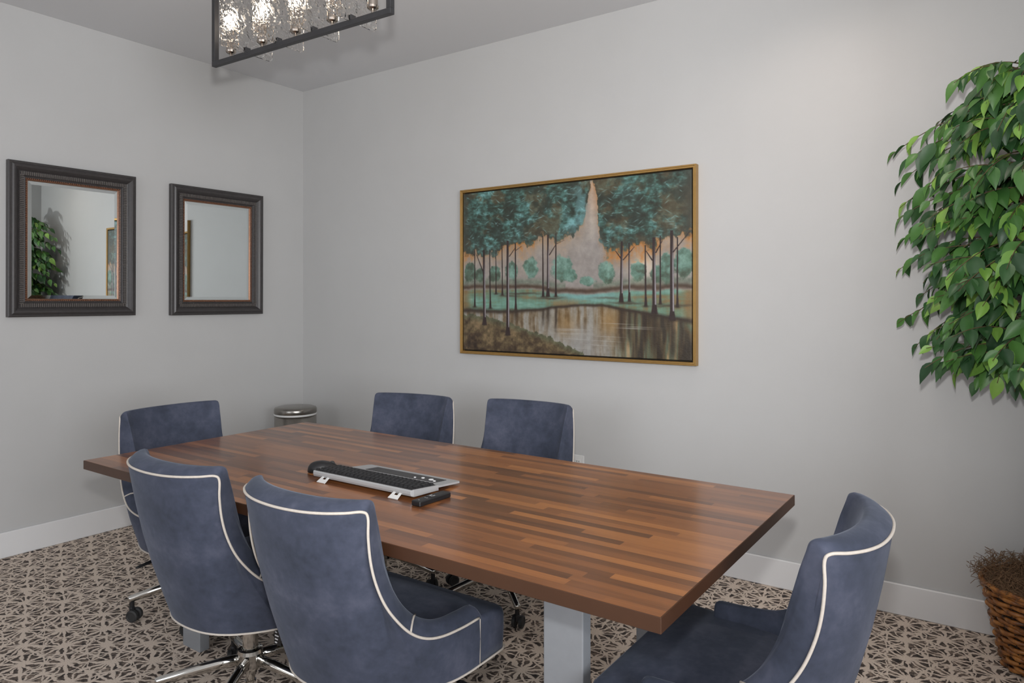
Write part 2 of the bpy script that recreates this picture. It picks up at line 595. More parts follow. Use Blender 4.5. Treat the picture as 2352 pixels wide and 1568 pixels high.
def make_chair():
    ch = empty('swivel_chair')
    link('upholstered_shell', chair_shell(), 'velvet', ch, smooth=True)
    # seat box with front apron
    bm = bmesh.new()
    def ring(z, grow, fy):
        pts = []
        for i in range(0, NC, 3):
            h = Hc[i]
            pts.append((h[0] * grow, h[1] * grow if h[1] < 0 else h[1], z))
        xr = 0.289 * grow
        for k in range(7):
            a = R(90 * k / 6)
            pts.append((xr - 0.03 + 0.03 * math.cos(a), fy - 0.03 + 0.03 * math.sin(a), z))
        for k in range(7):
            a = R(90 + 90 * k / 6)
            pts.append((-xr + 0.03 + 0.03 * math.cos(a), fy - 0.03 + 0.03 * math.sin(a), z))
        return [bm.verts.new(p) for p in pts]
    rr = [ring(HEM + 0.001, 0.99, 0.246), ring(HEM + 0.03, 0.992, 0.250), ring(0.40, 0.992, 0.252), ring(0.432, 0.992, 0.252), ring(0.447, 0.985, 0.248), ring(0.455, 0.965, 0.238), ring(0.457, 0.92, 0.215)]
    # the sides of the upper rings draw in under the arms
    for q, (k, yb) in zip(rr[3:], ((0.94, 1), (0.9, 1), (0.88, 1), (0.86, 1))):
        for v in q:
            if v.co.y < 0.115:
                f = min(1, (0.125 - v.co.y) / 0.05)
                v.co.x *= 1 - (1 - k) * f
                if v.co.y < -0.05:
                    v.co.y = -0.05 + (v.co.y + 0.05) * 0.8
    grid_faces(bm, rr, True)
    bm.faces.new(rr[0]); bm.faces.new(rr[-1])
    link('seat_base', bm, 'velvet', ch, smooth=True)
    # slightly crowned loose-looking seat pad
    bm = bmesh.new()
    rows = []
    for j in range(15):
        v = j / 14
        row = []
        for i in range(19):
            u = i / 18 * 2 - 1
            y = -0.19 + 0.43 * v
            hw = 0.224 if y < 0.115 else 0.224 + 0.046 * min(1, (y - 0.115) / 0.03)
            if y < -0.05:
                hw = 0.224 - 0.09 * ((-0.05 - y) / 0.15)
            z = 0.448 + 0.016 * (1 - abs(u) ** 3) * (1 - (2 * v - 1) ** 6) + 0.004 * (1 - v)
            row.append(bm.verts.new((u * hw, y, z)))
        rows.append(row)
    grid_faces(bm, rows)
    link('seat_pad', bm, 'velvet', ch, smooth=True)
    # white piping along the outer edge, the hem and the seams
    bm = bmesh.new()
    tube(bm, [Vector(q) + Vector((0, 0, 0.001)) for q in Ec], 0.0036, 8)
    hem = [Vector(Hc[i]) for i in range(0, NC, 2)]
    hem = [Vector((q.x * 1.004, q.y * 1.004 if q.y < 0 else q.y, HEM)) for q in hem]
    fr = [(0.289, 0.19), (0.288, 0.222), (0.280, 0.243), (0.259, 0.252), (0.13, 0.252), (0, 0.252), (-0.13, 0.252), (-0.259, 0.252), (-0.280, 0.243), (-0.288, 0.222), (-0.289, 0.19)]
    tube(bm, hem + [Vector((x, y, HEM)) for x, y in fr], 0.0032, 8, closed=True)
    for s in (-1, 1):
        tube(bm, [(s * 0.2915, 0.110, 0.466), (s * 0.2905, 0.111, 0.42), (s * 0.290, 0.111, HEM)], 0.0014, 6)
        k = 11 if s > 0 else 4
        i0 = int((15 + 11.0) / 30 * (NC - 1)) if s > 0 else int((15 - 11.0) / 30 * (NC - 1))
        e, n = Vector(Ec[i0]), Vector(Ic[i0])
        tube(bm, [e + (n - e) * f + Vector((0, 0.004 * f, 0.016 * math.sin(math.pi * min(1, f * 0.9 + 0.05)))) for f in (0.0, 0.15, 0.35, 0.6, 0.85)], 0.0030, 6)
    link('piping', bm, 'piping', ch, smooth=True)
    # mechanism and base
    bm = boxm((-0.10, -0.12, 0.290), (0.10, 0.12, 0.330), 0.006)
    link('tilt_plate', bm, 'black_plastic', ch)
    bm = bmesh.new()
    tube(bm, [(0.06, 0.05, 0.306), (0.20, 0.06, 0.300), (0.255, 0.062, 0.297)], 0.0045, 8)
    tube(bm, [(0.250, 0.062, 0.297), (0.262, 0.062, 0.296), (0.33, 0.064, 0.288), (0.338, 0.064, 0.287)], [0.007, 0.011, 0.009, 0.005], 10, flat=0.6)
    link('lever', bm, 'black_plastic', ch, smooth=True)
    bm = lathe(bmesh.new(), [(0.0, 0.292), (0.0255, 0.292), (0.0255, 0.172), (0.0, 0.172)], 24)
    link('gas_column', bm, 'chrome', ch, smooth=False)
    bm = lathe(bmesh.new(), [(0.0, 0.168), (0.027, 0.168), (0.031, 0.174), (0.040, 0.172), (0.043, 0.160), (0.042, 0.115), (0.036, 0.106), (0.016, 0.104), (0.015, 0.066), (0.019, 0.064), (0.019, 0.058), (0.0, 0.058)], 24)
    link('hub', bm, 'chrome', ch, smooth=False)
    for k in range(5):
        a = 2 * math.pi * k / 5
        d = Vector((math.cos(a), math.sin(a), 0))
        side = Vector((-d.y, d.x, 0))
        bm = bmesh.new()
        tube(bm, [d * 0.030 + Vector((0, 0, 0.138)), d * 0.10 + Vector((0, 0, 0.130)), d * 0.20 + Vector((0, 0, 0.112)), d * 0.292 + Vector((0, 0, 0.094)), d * 0.300 + Vector((0, 0, 0.0925))], [0.0165, 0.0160, 0.0145, 0.0130, 0.011], 12, flat=1.15)
        leg = link('base_leg', bm, 'chrome', ch, smooth=True)
        c = d * 0.287
        bm = bmesh.new()
        lathe(bm, [(0.0, 0.092), (0.010, 0.092), (0.010, 0.060), (0.013, 0.056), (0.0, 0.050)], 12, c)
        box(bm, c + Vector((-0.010, -0.010, 0.030)), c + Vector((0.010, 0.010, 0.060)), 0.003, 1)
        ca = link('caster_stem', bm, 'black_plastic', leg)
        sw = a + 0.9 + k * 1.7
        ax = Vector((math.cos(sw), math.sin(sw), 0))
        cc = c + Vector((-ax.y, ax.x, 0)) * 0.012
        for s in (-1, 1):
            bm = bmesh.new()
            lathe(bm, [(0.0, -0.009), (0.019, -0.009), (0.0255, -0.006), (0.0262, 0.0), (0.0255, 0.006), (0.019, 0.009), (0.0165, 0.007), (0.0, 0.007)], 20)
            rot = Vector((0, 0, 1)).rotation_difference(ax * s).to_matrix().to_4x4()
            bmesh.ops.transform(bm, matrix=Matrix.Translation(cc + ax * s * 0.0155 + Vector((0, 0, 0.0265))) @ rot, verts=bm.verts[:])
            link('caster_wheel', bm, 'dark_rubber', leg, smooth=False)
    return ch

proto = make_chair()
G = 'blue velvet swivel chairs around the table'
def place(i, x, y, face, label, base_ang=0):
    o = proto if i == 0 else copy_tree(proto)
    o.location = (x, y, 0)
    o.rotation_euler = (0, 0, R(face))
    for c in o.children:
        if c.name.startswith(('base_leg', 'hub')):
            c.rotation_euler = (0, 0, R(base_ang - face))
    tag(o, label, 'chair', G)
    return o
place(0, 2.244, -2.02, 0, 'blue velvet swivel chair across the table from the painting, nearer the mirrors', 229)
place(1, 2.866, -2.02, 0, 'blue velvet swivel chair across the table from the painting, behind the remote control', 350)
place(2, 1.43, -1.69, -90, 'blue velvet swivel chair at the table end below the wall mirrors', 246)
place(3, 1.880, -1.02, 180 + 10, 'blue velvet swivel chair on painting side of table, next to the steel bin', 8)
place(4, 2.488, -0.885, 180 + 4, 'blue velvet swivel chair on painting side of table, next to the wall outlet', 320)
place(5, 3.810, -1.725, 90, 'blue velvet swivel chair at the table end next to the potted ficus', 30)
tg = link('care_tag', boxm((0.200, -0.052, 0.262), (0.236, -0.050, 0.330)), 'black_plastic', proto)
for q in range(4):
    link('tag_print', boxm((0.206, -0.0535, 0.268 + q * 0.011), (0.216 + 0.004 * (q % 3), -0.0519, 0.272 + q * 0.011)), 'mark_white', tg)

# ------------------------------------------------------------------ wall mirrors
def loft_frame(w, h, prof):
    """mitred frame in the YZ plane facing +x; prof = list of (inset, depth)"""
    bm = bmesh.new()
    rows = []
    for a, d in prof:
        y, z = w / 2 - a, h / 2 - a
        rows.append([bm.verts.new(p) for p in ((d, -y, -z), (d, y, -z), (d, y, z), (d, -y, z))])
    grid_faces(bm, rows, True)
    return bm

def make_mirror(name, y0, y1, z0, z1, label, rz=0.0, lean=0.0):
    w, h = y1 - y0, z1 - z0
    root = empty(name, (0.004, (y0 + y1) / 2, (z0 + z1) / 2), rz)
    root.rotation_euler = (0, lean, rz)
    tag(root, label, 'mirror', 'dark framed wall mirrors')
    prof = [(0.0, 0.002), (0.0, 0.030), (0.005, 0.034), (0.012, 0.034), (0.016, 0.040), (0.024, 0.044), (0.032, 0.042), (0.042, 0.034), (0.049, 0.027), (0.053, 0.025), (0.074, 0.022), (0.078, 0.018), (0.084, 0.019), (0.096, 0.014), (0.096, 0.008)]
    fr = link('frame', loft_frame(w, h, prof), 'frame_black', root)
    # rows of small ribs round the frame
    bm = bmesh.new()
    a = 0.0635
    def around(inset, step):
        y, z = w / 2 - inset, h / 2 - inset
        for s in (-1, 1):
            n = int(2 * y / step)
            for i in range(n + 1):
                yield -y + 2 * y * i / n, s * z, True
            n = int(2 * z / step)
            for i in range(1, n):
                yield s * y, -z + 2 * z * i / n, False
    for y, z, hor in around(a, 0.0100):
        l, t_ = 0.0095, 0.0028
        if hor:
            box(bm, (0.020, y - t_, z - l), (0.0320, y + t_, z + l))
        else:
            box(bm, (0.020, y - l, z - t_), (0.0320, y + l, z + t_))
    rb = link('rib_band', bm, 'frame_rib', fr)
    rb['kind'] = 'stuff'
    bm = bmesh.new()
    for y, z, hor in around(0.0890, 0.0098):
        bmesh.ops.create_icosphere(bm, subdivisions=1, radius=0.0048, matrix=Matrix.Translation((0.018, y, z)))
    bd = link('bead_band', bm, 'frame_copper', fr, smooth=True)
    bd['kind'] = 'stuff'
    bd['label'] = 'copper beading'
    link('lip', loft_frame(w - 0.186, h - 0.186, [(0.0, 0.010), (0.0, 0.016), (0.004, 0.016), (0.004, 0.009)]), 'frame_copper', fr)
    gw, gh = w - 0.192, h - 0.192
    bm = bmesh.new()
    bv = 0.022
    o = [bm.verts.new(p) for p in ((0.0085, -gw / 2, -gh / 2), (0.0085, gw / 2, -gh / 2), (0.0085, gw / 2, gh / 2), (0.0085, -gw / 2, gh / 2))]
    i_ = [bm.verts.new(p) for p in ((0.0110, -gw / 2 + bv, -gh / 2 + bv), (0.0110, gw / 2 - bv, -gh / 2 + bv), (0.0110, gw / 2 - bv, gh / 2 - bv), (0.0110, -gw / 2 + bv, gh / 2 - bv))]
    grid_faces(bm, [o, i_], True)
    bm.faces.new(i_)
    back = [bm.verts.new((0.004, v.co.y, v.co.z)) for v in o]
    grid_faces(bm, [back, o], True)
    bm.faces.new(back[::-1])
    link('bevelled_glass', bm, 'mirror_glass', root)
    return root
make_mirror('wall_mirror', -1.953, -1.280, 1.281, 2.122, 'dark ribbed-frame mirror in which the ficus shows, farther from the room corner', R(-0.35), R(0.33))
make_mirror('wall_mirror', -1.056, -0.378, 1.276, 2.114, 'dark ribbed-frame mirror nearest the room corner and the steel bin', 0.0, R(0.25))

# ------------------------------------------------------------------ painting
def paint(W, Hh):
    rg = np.random.RandomState(5)
    u, v = np.meshgrid((np.arange(W) + 0.5) / W, (np.arange(Hh) + 0.5) / Hh)
    def vn(nx, ny, seed):
        r = np.random.RandomState(seed)
        g = r.rand(ny + 2, nx + 2)
        x, y = u * nx, v * ny
        xi, yi = x.astype(int), y.astype(int)
        fx, fy = x - xi, y - yi
        fx, fy = fx * fx * (3 - 2 * fx), fy * fy * (3 - 2 * fy)
        return (g[yi, xi] * (1 - fx) + g[yi, xi + 1] * fx) * (1 - fy) + (g[yi + 1, xi] * (1 - fx) + g[yi + 1, xi + 1] * fx) * fy
    def fbm(nx, ny, seed, o=5):
        s, a, t_ = 0, 1.0, 0
        for k in range(o):
            s = s + a * vn(int(nx * 2 ** k), int(ny * 2 ** k), seed + k)
            t_ += a
            a *= 0.6
        return s / t_
    def sm(a, b, x):
        t_ = np.clip((x - a) / (b - a), 0, 1)
        return t_ * t_ * (3 - 2 * t_)
    def ip(pts, x):
        return np.interp(x, [p[0] for p in pts], [p[1] for p in pts])
    def col(*c):
        return np.array(c, float)
    def over(img, c, a):
        a = np.clip(a, 0, 1)[..., None]
        return img * (1 - a) + (c if c.ndim == 3 else c[None, None, :]) * a
    def ramp(f, stops):
        ps = [s[0] for s in stops]
        return np.stack([np.interp(f, ps, [s[1][k] for s in stops]) for k in range(3)], -1)
    FB = [(0.0, .38), (.11, .40), (.18, .391), (.229, .347), (.269, .337), (.323, .357), (.362, .343), (.375, .307), (.413, .323), (.476, .327), (.507, .312), (.545, .29), (.572, .235), (.588, .18), (.600, .08), (.612, -.03), (.622, .06), (.632, .15), (.641, .25), (.649, .34), (.683, .412), (.739, .385), (.793, .381), (.831, .406), (.873, .38), (.904, .338), (.974, .343), (1, .345)]
    SH = [(0, .744), (.145, .747), (.269, .75), (.413, .728), (.567, .707), (.654, .71), (.739, .729), (.862, .758), (1, .792)]
    BK = [(0, .771), (.117, .786), (.242, .826), (.349, .865), (.476, .925), (.573, .984), (.6, 1.03)]
    BU = [(.342, .492, .036, .063), (.482, .497, .048, .079), (.52, .54, .03, .04), (.674, .528, .033, .067), (.799, .525, .03, .063), (.911, .514, .024, .087), (.974, .488, .036, .079), (.037, .506, .03, .056), (.249, .505, .03, .056), (.166, .519, .03, .048), (.088, .525, .024, .04), (.596, .573, .036, .028), (.873, .543, .024, .048)]
    TR = [(.061, .384, .061, .726, .0058, 0), (.138, .388, .142, .734, .0064, 0), (.17, .39, .171, .644, .0049, 0), (.201, .358, .203, .652, .0055, 0), (.267, .354, .269, .746, .0074, 0), (.397, .321, .399, .662, .0064, 0), (.421, .315, .421, .662, .0095, 1), (.457, .31, .457, .662, .0062, 0), (.737, .378, .735, .695, .0105, 1), (.766, .387, .767, .691, .0065, 1), (.829, .406, .831, .717, .0064, 0), (.886, .358, .886, .705, .0057, 0), (.949, .37, .949, .72, .006, 0), (.108, .386, .112, .839, .0129, 1), (.229, .334, .23, .899, .0137, 1), (.861, .364, .864, .757, .0135, 1), (.928, .332, .93, .793, .0142, 1)]
    BR = [(.106, .508, .07, .393), (.237, .415, .267, .362), (.269, .379, .296, .356), (.427, .417, .46, .35), (.457, .354, .494, .333), (.737, .458, .711, .407), (.742, .462, .788, .389), (.857, .471, .831, .414), (.868, .431, .893, .366), (.932, .431, .994, .323), (.061, .401, .048, .383)]
    big = fbm(5, 4, 11)
    mid = fbm(16, 11, 31)
    fine = fbm(60, 40, 51, 4)
    strk = fbm(40, 90, 71, 3)
    vert = fbm(70, 5, 91, 3)
    # sky
    img = np.ones((Hh, W, 3)) * col(168, 161, 155)
    img = over(img, col(178, 166, 152), sm(0.3, 0.7, big) * 0.5)
    img = over(img, col(140, 132, 128), sm(0.45, 0.7, mid) * 0.35)
    img = over(img, col(205, 195, 185), np.exp(-((u - 0.615) / 0.012) ** 2) * sm(0.42, 0.2, v) * 0.8)
    img = over(img, col(190, 150, 115), np.exp(-((u - 0.635) / 0.03) ** 2) * sm(0.32, 0.02, v) * 0.8)
    img = over(img, col(232, 222, 206), np.exp(-((u - 0.825) / 0.05) ** 2 - ((v - 0.50) / 0.075) ** 2) * 0.9)
    fbv = ip(FB, u + (mid - 0.5) * 0.03)
    d = v - (fbv + (mid - 0.5) * 0.09 + (fine - 0.5) * 0.09 + (fbm(90, 14, 303, 2) - 0.5) * 0.05)
    # orange glow hanging under the crowns
    img = over(img, col(190, 120, 52), np.exp(-np.clip(d, 0, 1) / 0.030) * sm(0.28, 0.62, fbm(14, 3, 131)) * (d > -0.02) * np.where((u > 0.36) & (u < 0.66), 0.5, 1.5))
    img = over(img, col(196, 156, 112), np.exp(-np.clip(d, 0, 1) / 0.06) * 0.32 * np.where((u > 0.45) & (u < 0.68), 0.25, 1.0))
    # far bushes
    for k, (cx, cy, rx, ry) in enumerate(BU):
        q = ((u - cx) / rx) ** 2 + ((v - cy) / ry) ** 2 + (fine - 0.5) * 1.2 + (mid - 0.5) * 0.8
        c = ramp(mid + (fine - 0.5) * 0.5 - (v - cy) * 1.6, [(0.25, (74, 88, 72)), (0.5, (98, 134, 118)), (0.75, (132, 172, 158))])
        img = over(img, c, sm(1.25, 0.75, q) * 0.92)
    hb = 0.600 + 0.03 * sm(0.35, 0.5, u) - 0.02 * sm(0.6, 0.8, u) + (mid - 0.5) * 0.025
    img = over(img, col(78, 58, 44), np.exp(-((v - hb) / 0.016) ** 2) * 0.9)
    img = over(img, ramp(fine, [(0.3, (86, 104, 86)), (0.7, (110, 130, 108))]), np.exp(-((v - hb + 0.03) / 0.02) ** 2) * 0.55 * ((u < .5) | (u > .62)))
    # meadow
    sh = ip(SH, u) + (mid - 0.5) * 0.015
    mm = sm(hb + 0.012, hb + 0.028, v)
    c = ramp(fbm(6, 24, 151) + (vert - 0.5) * 0.35, [(0.25, (138, 120, 84)), (0.42, (118, 142, 116)), (0.6, (120, 164, 146)), (0.8, (146, 186, 170))])
    c = over(c, col(134, 184, 182), np.exp(-((u - 0.57) / 0.17) ** 2 - ((v - 0.655) / 0.035) ** 2) * 0.85)
    c = over(c, col(150, 108, 66), (sm(0.06, 0.0, u) + sm(0.94, 1.0, u)) * 0.7)
    img = over(img, c, mm)
    for cx, cy, w_, a_ in ((.30, .645, .10, .8), (.43, .672, .06, .9), (.24, .66, .05, .7), (.76, .70, .07, .8), (.93, .715, .08, .8), (.68, .672, .06, .6)):
        img = over(img, col(76, 62, 48), np.exp(-((u - cx) / w_) ** 2 - ((v - cy - (mid - .5) * .02) / 0.007) ** 2) * a_)
    # water with streaky reflections
    wm = sm(sh - 0.004, sh + 0.006, v)
    c = ramp(vert * 0.8 + fine * 0.2, [(0.3, (112, 92, 66)), (0.45, (146, 132, 110)), (0.6, (160, 156, 146)), (0.75, (172, 170, 162))])
    c = over(c, col(168, 166, 162), np.exp(-((u - 0.56) / 0.13) ** 2) * sm(0.76, 0.9, v) * 0.85)
    dk = ramp(fbm(46, 4, 171, 3), [(0.3, (52, 44, 34)), (0.45, (92, 78, 54)), (0.58, (98, 110, 88)), (0.72, (176, 148, 104))])
    c = over(c, dk, sm(0.66, 0.8, u) * 0.9)
    c = over(c, col(158, 118, 62), np.exp(-((u - 0.69) / 0.05) ** 2 - ((v - 0.80) / 0.09) ** 2) * 0.7 + np.exp(-((u - 0.50) / 0.05) ** 2 - ((v - 0.82) / 0.07) ** 2) * 0.55)
    for cx, w_, v1 in ((.399, .006, .86), (.421, .009, .86), (.457, .006, .9), (.735, .010, .97), (.767, .008, .94), (.83, .008, .98), (.865, .014, 1.0), (.93, .014, 1.02), (.965, .01, 1.0), (.27, .012, .84)):
        c = over(c, col(58, 46, 36), np.exp(-((u - cx - (fbm(3, 20, 191) - .5) * .01) / w_) ** 2) * sm(v1 + 0.02, v1 - 0.10, v) * 0.8)
    for k in range(14):
        yy = rg.uniform(0.80, 0.98)
        xx = rg.uniform(0.45, 0.82)
        c = over(c, col(190, 188, 182), np.exp(-((u - xx) / 0.06) ** 2 - ((v - yy - (u - xx) * 0.03) / 0.0022) ** 2) * 0.55)
    img = over(img, c, wm)
    img = over(img, col(60, 48, 38), np.exp(-((v - sh - 0.004) / (0.008 + 0.014 * np.abs(u - 0.58))) ** 2) * 0.9)
    # near bank
    bk = ip(BK, u) + (fine - 0.5) * 0.04
    c = ramp(mid * 0.5 + fine * 0.5 - (v - bk) * 0.6, [(0.15, (58, 44, 34)), (0.34, (82, 66, 48)), (0.5, (112, 96, 68)), (0.68, (146, 122, 90))])
    c = over(c, col(92, 106, 84), sm(0.05, 0.0, v - bk) * 0.6)
    img = over(img, c, sm(-0.003, 0.006, v - bk) * (u < 0.6))
    # crowns
    fm = sm(0.016, -0.018, d)
    side = sm(0.0, 0.05, u) * sm(1.0, 0.95, u)
    c = ramp(mid * 0.45 + strk * 0.35 + big * 0.2 + (fine - 0.5) * 0.45, [(0.26, (52, 54, 44)), (0.42, (60, 78, 68)), (0.52, (74, 106, 98)), (0.62, (94, 138, 132)), (0.74, (126, 176, 176))])
    c = over(c, col(98, 82, 58), sm(0.52, 0.68, fbm(11, 8, 211)) * 0.7)
    c = over(c, col(50, 56, 48), sm(0.52, 0.66, fbm(13, 9, 231)) * 0.7)
    img = over(img, col(112, 150, 146), np.exp(-((u - 0.61) / 0.06) ** 2) * sm(0.30, 0.0, v) * sm(0.42, 0.6, mid) * 0.7)
    c = over(c, col(64, 62, 52), sm(-0.10, 0.0, d) * 0.6)
    c = over(c, col(70, 70, 60), (1 - side) * 0.75)
    c = over(c, col(128, 184, 190), np.exp(-((u - 0.60) / 0.09) ** 2) * sm(0.45, 0.65, mid) * 0.6)
    img = over(img, c, fm)
    def seg(img, x0, y0, x1, y1, w0, w1, light):
        t_ = np.clip((v - y0) / (y1 - y0 + 1e-9), 0, 1) if abs(y1 - y0) > abs(x1 - x0) * 0.3 else np.clip((u - x0) / (x1 - x0), 0, 1)
        cx = x0 + (x1 - x0) * t_
        inside = ((v >= min(y0, y1)) & (v <= max(y0, y1)))
        w_ = w0 + (w1 - w0) * t_
        dx = (u - cx) / (w_ / 2)
        a = sm(1.25, 0.75, np.abs(dx)) * inside
        img = over(img, col(56, 42, 40), a)
        if light:
            img = over(img, col(178, 172, 178), sm(0.1, 0.45, dx) * sm(1.1, 0.8, dx) * inside * sm(0.05, 0.4, t_) * sm(1.0, 0.86, t_) * 0.9)
        return img
    for x0, y0, x1, y1, w_, l in TR:
        img = seg(img, x0, y0 - 0.02, x1, y1, w_ * 0.75, w_ * 1.15, l)
        img = seg(img, x1, y1 - 0.05, x1, y1, w_ * 1.1, w_ * 1.9, 0)
        img = over(img, col(60, 48, 38), np.exp(-((u - x1) / 0.012) ** 2 - ((v - y1) / 0.006) ** 2) * 0.8)
    for x0, y0, x1, y1 in BR:
        img = seg(img, x1, y1, x0, y0, 0.0035, 0.006, 0)
    # short bright dabs of paint
    for k in range(420):
        x, y = rg.uniform(0.02, 0.98), rg.uniform(0.0, 0.38)
        if y > np.interp(x, [p[0] for p in FB], [p[1] for p in FB]) - 0.03:
            continue
        an = rg.uniform(-0.8, 0.8)
        l = rg.uniform(0.004, 0.012)
        dx, dy = (u - x), (v - y) * 0.66
        p, q = dx * math.cos(an) + dy * math.sin(an), -dx * math.sin(an) + dy * math.cos(an)
        cc = col(150, 200, 200) if k % 3 else col(52, 66, 60)
        img = over(img, cc, np.exp(-(p / l) ** 2 - (q / 0.0017) ** 2) * 0.55)
    img = img * (0.90 + 0.16 * (fine - 0.5)[..., None])
    return np.clip(img, 0, 255)

def make_painting():
    x0, x1, z0, z1 = 1.559, 3.095, 1.038, 2.063
    root = empty('painting', ((x0 + x1) / 2, 0, (z0 + z1) / 2))
    tag(root, 'teal landscape painting of slender trees by water in a thin gold frame', 'painting')
    w, h = x1 - x0, z1 - z0
    prof = [(0.0, 0.001), (0.0, 0.034), (0.002, 0.036), (0.007, 0.036), (0.009, 0.033), (0.016, 0.033), (0.018, 0.030), (0.018, 0.004)]
    bm = bmesh.new()
    rows = []
    for a, d in prof:
        x, z = w / 2 - a, h / 2 - a
        rows.append([bm.verts.new(p) for p in ((-x, -d, -z), (x, -d, -z), (x, -d, z), (-x, -d, z))])
    grid_faces(bm, rows, True)
    link('frame', bm, 'gold', root)
    link('backing', boxm((-w / 2 + 0.012, -0.006, -h / 2 + 0.012), (w / 2 - 0.012, -0.001, h / 2 - 0.012)), 'shadow_gap', root)
    cw, chh = w - 0.052, h - 0.052
    W, Hh = 600, 400
    img = paint(W, Hh) / 255.0
    lin = np.where(img <= 0.04045, img / 12.92, ((img + 0.055) / 1.055) ** 2.4)
    xs = np.linspace(-cw / 2, cw / 2, W)
    zs = np.linspace(chh / 2, -chh / 2, Hh)
    gx, gz = np.meshgrid(xs, zs)
    co = np.stack([gx, np.full_like(gx, -0.030), gz], -1).reshape(-1, 3)
    idx = np.arange(W * Hh).reshape(Hh, W)
    q = np.stack([idx[:-1, :-1], idx[1:, :-1], idx[1:, 1:], idx[:-1, 1:]], -1).reshape(-1, 4)
    # turned-in sides of the canvas
    rim = np.concatenate([idx[0, :], idx[1:, -1], idx[-1, -2::-1], idx[-2:0:-1, 0]])
    nb = len(co)
    back = co[rim].copy()
    back[:, 1] = -0.006
    co = np.concatenate([co, back])
    k = np.arange(len(rim))
    k2 = (k + 1) % len(rim)
    q2 = np.stack([rim[k], rim[k2], nb + k2, nb + k], -1)
    faces = np.concatenate([q, q2])
    me = bpy.data.meshes.new('canvas')
    me.vertices.add(len(co))
    me.vertices.foreach_set('co', co.astype(np.float32).ravel())
    me.loops.add(faces.size)
    me.loops.foreach_set('vertex_index', faces.astype(np.int32).ravel())
    me.polygons.add(len(faces))
    me.polygons.foreach_set('loop_start', (np.arange(len(faces)) * 4).astype(np.int32))
    me.update(calc_edges=True)
    ca = me.color_attributes.new('paint', 'FLOAT_COLOR', 'POINT')
    rgba = np.ones((len(co), 4), np.float32)
    rgba[:nb, :3] = lin.reshape(-1, 3)
    rgba[nb:, :3] = (0.03, 0.025, 0.02)
    ca.data.foreach_set('color', rgba.ravel())
    m, t = mat('oil_paint', (0.5, 0.5, 0.5, 1), 0.42)
    at = t.n('ShaderNodeAttribute', attribute_name='paint')
    basecol(t, at.outputs['Color'])
    t.bump(t.noise(t.mapping(t.coord(), (1, 1, 1.6)), 90, 4), 0.35, 0.003)
    M['oil_paint'] = m
    me.materials.append(m)
    o = bpy.data.objects.new('canvas', me)
    C.objects.link(o)
    o.parent = root
make_painting()

